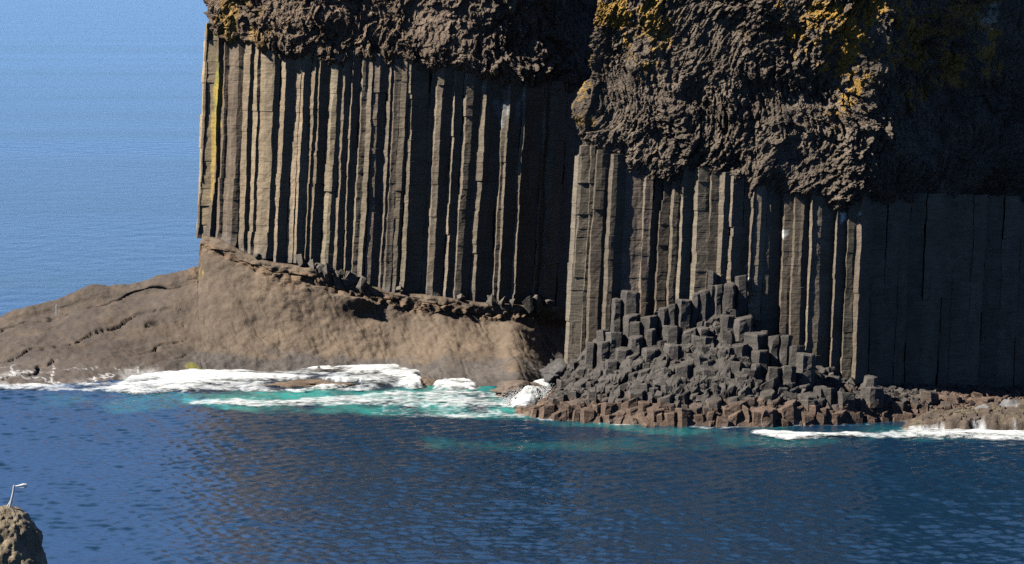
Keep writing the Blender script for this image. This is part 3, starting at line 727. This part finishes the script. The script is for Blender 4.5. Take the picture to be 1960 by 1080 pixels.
def prism(cx, cy, rad, zb, zt, r, sides=None, tilt=0.06, lean=0.0, sq=1.0, rot=None):
    """broken hexagonal stub: slightly worn upper edge, tilted uneven top, hackly sides"""
    n = sides or r.choice((5, 6, 6, 6, 7)); a0 = rot if rot is not None else r.uniform(-0.25, 0.25)
    ang = a0 + (np.arange(n) + 0.25 * (r_np.random(n) - 0.5)) * 2 * math.pi / n
    rr_ = rad * (1 + 0.14 * (r_np.random(n) - 0.5))
    # two or three points per side
    pts = []
    for k in range(n):
        p = np.array([math.cos(ang[k]) * rr_[k], math.sin(ang[k]) * rr_[k] * sq]); q = np.array([math.cos(ang[(k + 1) % n]) * rr_[(k + 1) % n], math.sin(ang[(k + 1) % n]) * rr_[(k + 1) % n] * sq])
        m = max(1, int(np.linalg.norm(q - p) / 0.2))
        for e in range(m): pts.append(p + (q - p) * e / m)
    pts = np.array(pts); n = len(pts)
    ta, tb = r.gauss(0, tilt), r.gauss(0, tilt)
    V, rings = [], 0
    hs = list(np.arange(zb, zt - 0.12, 0.2)) + [zt - 0.06]
    for z in hs: V.append(np.c_[pts[:, 0] + cx + lean * (z - zt), pts[:, 1] + cy, np.full(n, z) + (z - zb) / max(zt - zb, .1) * (pts[:, 0] * ta + pts[:, 1] * tb)])
    for sc, dz in ((0.92, 0.0), (0.5, 0.01)): V.append(np.c_[pts[:, 0] * sc + cx, pts[:, 1] * sc + cy, zt + dz + pts[:, 0] * sc * ta + pts[:, 1] * sc * tb])
    R = len(V); V = np.concatenate(V)
    d = 0.055 * fbm(V[:, 0] * 2.2, V[:, 1] * 2.2, V[:, 2] * 2.2, 3, 421)
    V[:, 0] += d; V[:, 1] -= d; V[:, 2] += 0.6 * d
    i = np.arange(R - 1)[:, None]; j = np.arange(n)[None]; a = i * n + j; b = i * n + (j + 1) % n
    f = np.stack([a, b, b + n, a + n], -1).reshape(-1, 4).tolist() + [[(R - 1) * n + k for k in range(n)]]
    return V, f
r_np = np.random.default_rng(5)
def packed_stubs():
    """the honeycomb of low broken column ends packed between the taller stubs"""
    r = random.Random(77); V, Fc, n0 = [], [], 0
    w = 0.03
    row = 0
    while w < 0.97:
        pm = 1022 + (row % 2) * 11
        while pm < 2080:
            q = pm + r.uniform(-5, 5); ww = w + r.uniform(-0.03, 0.03)
            Y, z = apron_z(np.array([q]), np.array([max(0.02, ww)])); Y, z = float(Y[0]), float(z[0])
            if not (q < 1085 and ww > 0.55) and r.random() < (0.9 if q < 1600 else 0.6):
                rad = r.choice((0.22, 0.28, 0.34, 0.42, 0.52)) * r.uniform(0.85, 1.15); zt = z + r.uniform(-0.12, 0.42) * (1.0 if q < 1600 else 0.6)
                v, f = prism((q - 980) / F * (Y * CP - (z - H) * SP), Y, rad, zt - 1.0, zt, r, tilt=0.28, lean=r.uniform(-0.15, 0.15))
                V.append(v); Fc += [[i + n0 for i in g] for g in f]; n0 += len(v)
            pm += r.uniform(19, 30)
        w += 0.085; row += 1
    V = np.concatenate(V)
    o = link('packed_stubs', V, Fc, M_STUB, cliff_r, tint=apron_tint(V[:, 0], V[:, 1], V[:, 2], 435)); o['kind'] = 'stuff'
packed_stubs()
STUBS = [(1172, 1192, 573), (1191, 1223, 559), (1142, 1166, 632), (1161, 1193, 637), (1195, 1226, 603), (1206, 1231, 616), (1227, 1258, 606), (1203, 1231, 645), (1238, 1254, 631), (1261, 1279, 590), (1277, 1296, 583),
         (1294, 1325, 574), (1325, 1340, 562), (1338, 1357, 556), (1356, 1370, 547), (1367, 1386, 546), (1384, 1408, 545), (1269, 1306, 625), (1306, 1336, 632), (1336, 1358, 628), (1272, 1304, 660), (1306, 1326, 640), (1322, 1343, 643), (1339, 1369, 646),
         (1357, 1373, 519), (1409, 1431, 528), (1380, 1406, 604), (1403, 1441, 609), (1425, 1467, 639), (1357, 1378, 667), (1377, 1404, 665), (1403, 1431, 660), (1472, 1494, 643), (1492, 1516, 644), (1513, 1540, 663), (1522, 1561, 676),
         (1470, 1498, 704), (1496, 1523, 703), (1422, 1440, 695), (1438, 1457, 697), (1382, 1404, 715), (1404, 1431, 708), (1120, 1142, 657), (1144, 1168, 655), (1440, 1472, 672), (1180, 1208, 668), (1230, 1262, 668), (1556, 1584, 742),
         (1603, 1637, 752), (1648, 1692, 742), (1655, 1679, 722), (1300, 1330, 690), (1335, 1362, 700), (1245, 1275, 695), (1700, 1735, 770), (1738, 1760, 772), (1800, 1840, 760), (1160, 1185, 690), (1290, 1315, 712), (1570, 1602, 745), (1765, 1795, 750), (1860, 1900, 765)]
rs = random.Random(21)
for (a, b, ty) in STUBS:
    pm = (a + b) / 2; Yc = float(np.interp(pm, *PR)); Y = Yc - 0.35 - max(0.0, (ty - 525)) / 215 * 4.6
    Xc, _, zt = at(pm, ty, Y); rad = (b - a) / F * Y * 0.56
    Y += rad * 0.4
    zb = max(0.0, zt - max(1.0, 0.6 + (zt - 1.2) * 0.75))
    v, f = prism(Xc, Y, rad, zb, zt, rs, tilt=0.12, lean=0.03)
    link('broken_column', v, f, M_STUB, cliff_r, tint=apron_tint(v[:, 0], v[:, 1], v[:, 2], 431) * rs.uniform(0.9, 1.25))
for k in range(36):                                                        # drowned stubs along the waterline
    pm = 1030 + k * 19.2 + rs.uniform(-6, 6); w = rs.uniform(0.03, 0.17)
    Y, z = apron_z(np.array([pm]), np.array([w])); Y, z = float(Y[0]), float(z[0])
    zt = max(0.35, min(1.75, z + rs.uniform(0.05, 0.55))); Xc = (pm - 980) / F * Y
    v, f = prism(Xc, Y, rs.uniform(0.32, 0.62), -0.6, zt, rs, tilt=0.2)
    link('broken_column', v, f, M_STUB, cliff_r, tint=apron_tint(v[:, 0], v[:, 1], v[:, 2], 433))

def hull(r, size):
    bm = bmesh.new()
    sx, sy, sz = [size * r.uniform(0.7, 1.3) for _ in range(3)]
    for _ in range(13):
        p = Vector((r.uniform(-1, 1), r.uniform(-1, 1), r.uniform(-1, 1))); m = max(abs(p.x), abs(p.y), abs(p.z)); p = p / m * (0.75 + 0.25 * r.random())
        bm.verts.new((p.x * sx, p.y * sy, p.z * sz))
    bmesh.ops.convex_hull(bm, input=bm.verts)
    loose = [q for q in bm.verts if not q.link_faces]
    for q in loose: bm.verts.remove(q)
    bm.verts.index_update()
    ang = Vector((r.uniform(-.6, .6), r.uniform(-.6, .6), r.uniform(0, 6.28)))
    from mathutils import Euler
    mt = Euler(ang).to_matrix()
    V = [tuple(mt @ q.co) for q in bm.verts]; Fc = [[q.index for q in f.verts] for f in bm.faces]; bm.free()
    return V, Fc
def rubble():
    r = random.Random(31); V, Fc = [], []
    for k in range(650):
        pm = r.uniform(1015, 2100); w = r.uniform(0.05, 0.98)
        if pm < 1090 and w > 0.5: continue
        Y, z = apron_z(np.array([pm]), np.array([w])); Y, z = float(Y[0]), float(z[0])
        s = 0.10 + 0.24 * r.random() ** 2.0
        v, f = hull(r, s); i0 = len(V); X = (pm - 980) / F * (Y * CP - (z - H) * SP)
        V.extend([(p[0] + X, p[1] + Y, p[2] + z + s * 0.15) for p in v]); Fc.extend([[q + i0 for q in g] for g in f])
    V = np.array(V)
    o = link('rubble', V, Fc, M_STUB, tint=apron_tint(V[:, 0], V[:, 1], V[:, 2], 441)); o['kind'] = 'stuff'; o['label'] = 'loose grey rubble heaped over the rock apron below the columns'
rubble()

def foot_blocks():
    """broken column feet and blocks left on the ledge under the farther colonnade"""
    r = random.Random(52)
    for k in range(26):
        pm = r.choice((r.uniform(440, 1060), r.uniform(590, 700), r.uniform(900, 1050))); Y = float(np.interp(pm, *PL)) - r.uniform(0.15, 0.7)
        zb = zat(np.interp(pm, *BASEL), Y); v, f = hull(r, r.uniform(0.16, 0.42))
        X = (pm - 980) / F * Y; v = np.array(v) * (1, 1, 1.25) + (X, Y, zb + r.uniform(0.0, 0.3))
        link('foot_block', v, f, M_STUB, cliff_l, tint=np.array((0.115, 0.10, 0.085)) * r.uniform(0.8, 1.5))
foot_blocks()

# low brown rock at the right edge, with boulders on it
def shore_rock():
    xs = np.arange(1725, 2200, 3.0); w = np.linspace(0, 1, 70)
    PX, Wg = np.meshgrid(xs, w, indexing='ij')
    Yf = ground_Y(np.interp(PX, [1725, 1760, 1850, 1960, 2200], [820, 828, 830, 831, 833])); Yb = ground_Y(806.0) + 0.8
    Y = Yf + (Yb - Yf) * Wg
    top = np.interp(PX, [1725, 1745, 1800, 1860, 1920, 2000, 2200], [-0.15, 0.15, 0.5, 0.85, 1.0, 1.1, 1.3])
    X = (PX - 980) / F * Y
    f1, f2, c = worley(X * 0.9, Y * 0.7, 501); g1, g2, cg = worley(X * 2.6, Y * 2.0, 502)
    z = top * (sst(0, 0.14, Wg + 0.06 * fbm(X, Y, 0, 3, 504)) * 0.8 + 0.25 * sst(0.2, 0.6, Wg)) * (1 - 0.7 * sst(0.8, 1, Wg)) - 0.3 * (1 - sst(0, 0.05, Wg))
    z = z + (0.35 * (c - 0.5) + 0.14 * (cg - 0.5) - 0.10 * sst(0.1, 0, f2 - f1)) * sst(0.04, 0.25, Wg) * np.clip(top + 0.3, 0, 1) + 0.05 * fbm(X * 2.5, Y * 2.5, 0, 3, 503)
    z = np.where(Wg > 0.96, -0.5, z)
    n = fbm(X * 1.4, Y * 1.4, 0, 4, 505).ravel()
    t = np.tile((0.092, 0.070, 0.053), (X.size, 1)) * (1 + 0.3 * n)[:, None]
    t = blend(t, 0.4 * sst(0.25, 0.6, n), (0.14, 0.12, 0.06))
    px, py = proj(X, Y, z)
    fall = sst(0.05, 0.5, fbm(X.ravel() * 2.2, Y.ravel() * 0.3, 0, 4, 507) + 0.05) * sst(0.24, 0.05, Wg.ravel())
    t = blend(t, 0.75 * fall, (0.55, 0.57, 0.59))
    o = link('shore_rock', np.stack([X, Y, z], -1).reshape(-1, 3), grid_faces(len(xs), len(w)), M_STUB, tint=t)
    tag(o, 'low brown wave washed rock with white water running off it before dark cliff', 'rock')
shore_rock()
def boulder(px, py, Y, rad, label, seed, tint=(0.17, 0.165, 0.165)):
    r = np.random.default_rng(seed)
    bm = bmesh.new(); bmesh.ops.create_icosphere(bm, subdivisions=4, radius=1.0); 
    V = np.array([q.co for q in bm.verts]); Fc = [[q.index for q in f.verts] for f in bm.faces]; bm.free()
    d = 1 + 0.25 * fbm(V[:, 0] * 1.2 + seed, V[:, 1] * 1.2, V[:, 2] * 1.2, 3, 600 + seed) 
    V = V * d[:, None] * np.array([1.15, 1.0, 0.72]) * rad
    X, _, z = at(px, py, Y)
    V += (X, Y, z)
    o = link('boulder', V, Fc, M_STUB, tint=tint, smooth=True); tag(o, label, 'boulder', 'boulders beside the dark cliff')
boulder(1885, 787, 157.6, 0.42, 'pale grey rounded boulder, leftmost of three on the brown shore rock', 1)
boulder(1932, 779, 158.0, 0.52, 'larger grey rounded boulder between two others on the brown shore rock', 2, (0.15, 0.15, 0.155))
boulder(1962, 783, 157.4, 0.48, 'grey boulder cut by the right edge of the photo on the brown shore rock', 3, (0.13, 0.13, 0.135))
boulder(1604, 772, 158.6, 0.50, 'dark rounded boulder with a pale lit top wedged among brown broken columns at the water', 4, (0.10, 0.095, 0.09))
def drowned(px, py, Y, sx, sy, sz, label, seed, tint):
    bm = bmesh.new(); bmesh.ops.create_icosphere(bm, subdivisions=5, radius=1.0)
    V = np.array([q.co for q in bm.verts]); Fc = [[q.index for q in f.verts] for f in bm.faces]; bm.free()
    d = 1 + 0.30 * fbm(V[:, 0] * 1.5 + seed, V[:, 1] * 1.5, V[:, 2] * 1.5, 4, 650 + seed)
    V = V * d[:, None] * np.array([sx, sy, sz]); X, _, z = at(px, py, Y); V += (X, Y, z)
    t = np.tile(tint, (len(V), 1)) * (1 + 0.3 * fbm(V[:, 0] * 1.5, V[:, 1] * 1.5, V[:, 2] * 2, 3, 660))[:, None]
    o = link('half_drowned_rock', V, Fc, M_TUFF, tint=t, smooth=True); tag(o, label, 'rock')
drowned(600, 741, 173.4, 2.9, 1.4, 0.42, 'low brown rock awash in the middle of the white surf', 1, (0.14, 0.10, 0.07))
drowned(818, 735, 173.8, 0.75, 0.7, 0.38, 'small brown rock at the right end of the white surf', 2, (0.13, 0.095, 0.065))
drowned(992, 748, 168.2, 1.5, 1.3, 0.55, 'long brown rock sloping into the foam beside the grey rubble', 3, (0.12, 0.09, 0.07))
drowned(1072, 712, 167.0, 1.0, 1.6, 0.6, 'dark grey rock filling the inlet between the two cliffs', 4, (0.075, 0.07, 0.068))

# ------------------------------------------------------------------ bottom-left outcrop with the bent stake, and the little post on the platform
def outcrop():
    Y0 = 50.0; cx = at(-5, 1000, Y0)[0]; zt = at(10, 971, Y0)[2]
    nu, nv = 220, 260
    a = np.linspace(0, 2 * math.pi, nu, endpoint=False); s = np.linspace(0, 1, nv) ** 1.6
    A, S = np.meshgrid(a, s, indexing='ij')
    dep = S * 14.5
    rad = 0.72 * np.tanh(np.sqrt(np.maximum(dep, 0)) * 1.5) + 0.085 * dep
    X = cx + 0.1 + rad * np.cos(A) * 1.0; Y = Y0 + rad * np.sin(A) * 1.1; Z = zt - dep
    d = 0.07 * fbm(X * 2.5, Y * 2.5, Z * 2.5, 5, 701) + 0.02 * fbm(X * 14, Y * 14, Z * 14, 3, 702)
    X = X + d * np.cos(A); Y = Y + d * np.sin(A); Z = Z + d * 0.6 * np.exp(-dep * 2)
    t = np.tile((0.215, 0.172, 0.115), (X.size, 1)) * (1 + 0.25 * fbm(X * 5, Y * 5, Z * 5, 4, 703).ravel())[:, None]
    o = link('rock_outcrop', np.stack([X, Y, Z], -1).reshape(-1, 3), grid_faces(nu, nv, True)[:, ::-1], M_FORE, tint=t, smooth=True)
    tag(o, 'rounded gritty brown rock in the bottom left corner, close to the viewer', 'rock')
    m, tt, b = mat_new('weathered_metal'); b.inputs['Base Color'].default_value = (0.30, 0.31, 0.32, 1); b.inputs['Roughness'].default_value = 0.55; b.inputs['Metallic'].default_value = 0.2
    bp = N(tt, 'ShaderNodeBump'); bp.inputs['Distance'].default_value = 0.004
    tt.links.new(noise_node(tt, scaled_pos(tt, (1, 1, 1)), 60, 4), bp.inputs['Height']); tt.links.new(bp.outputs[0], b.inputs['Normal'])
    def tube(pts, rads, n=10):
        V, Fc = [], []
        pts = np.array(pts, float)
        for k, p in enumerate(pts):
            tn = pts[min(k + 1, len(pts) - 1)] - pts[max(k - 1, 0)]; tn /= np.linalg.norm(tn)
            u = np.cross(tn, (0, 1, 0.01)); u /= np.linalg.norm(u); w = np.cross(tn, u)
            for q in range(n): V.append(p + rads[k] * (math.cos(q * 6.283 / n) * u + math.sin(q * 6.283 / n) * w))
        for k in range(len(pts) - 1):
            for q in range(n): Fc.append([k * n + q, k * n + (q + 1) % n, (k + 1) * n + (q + 1) % n, (k + 1) * n + q])
        Fc += [list(range(n))[::-1], [(len(pts) - 1) * n + q for q in range(n)]]
        return V, Fc
    st = thing('bent_stake', 'bent pale metal stake standing on the gritty rock in the bottom left corner', 'stake', at(18, 973, Y0))
    P = lambda x, y: at(x, y, Y0)
    v, f = tube([P(16, 980), P(19, 968), P(22, 956), P(25, 943), P(26.5, 932), P(27, 929)], [0.020, 0.019, 0.018, 0.017, 0.017, 0.016])
    link('shaft', v, f, m, st)
    v, f = tube([P(25.5, 930), P(30, 931), P(38, 929.5), P(45, 928), P(51, 928)], [0.013, 0.012, 0.017, 0.024, 0.020])
    link('arm', v, f, m, st)
    v, f = tube([P(38, 934), P(45, 933.8), P(51, 932)], [0.009, 0.010, 0.012]); link('claw', v, f, m, st)
    v, f = tube([P(12, 974), P(16, 966), P(21, 958)], [0.012, 0.012, 0.010]); link('brace', v, f, m, st)
    v, f = tube([P(22.5, 974), P(26, 962), P(28.5, 953)], [0.008, 0.008, 0.006]); link('brace', v, f, m, st)
    b_ = at(108, 594, 186.5)
    pv, pf = tube([(b_[0], b_[1], b_[2] - 0.35), (b_[0], b_[1], b_[2] + 0.2), (b_[0] + 0.01, b_[1], b_[2] + 0.36)], [0.04, 0.036, 0.032], 8)
    o = link('marker_post', pv, pf, m); tag(o, 'tiny grey post standing on the sloping rock platform by the sea', 'post')
outcrop()
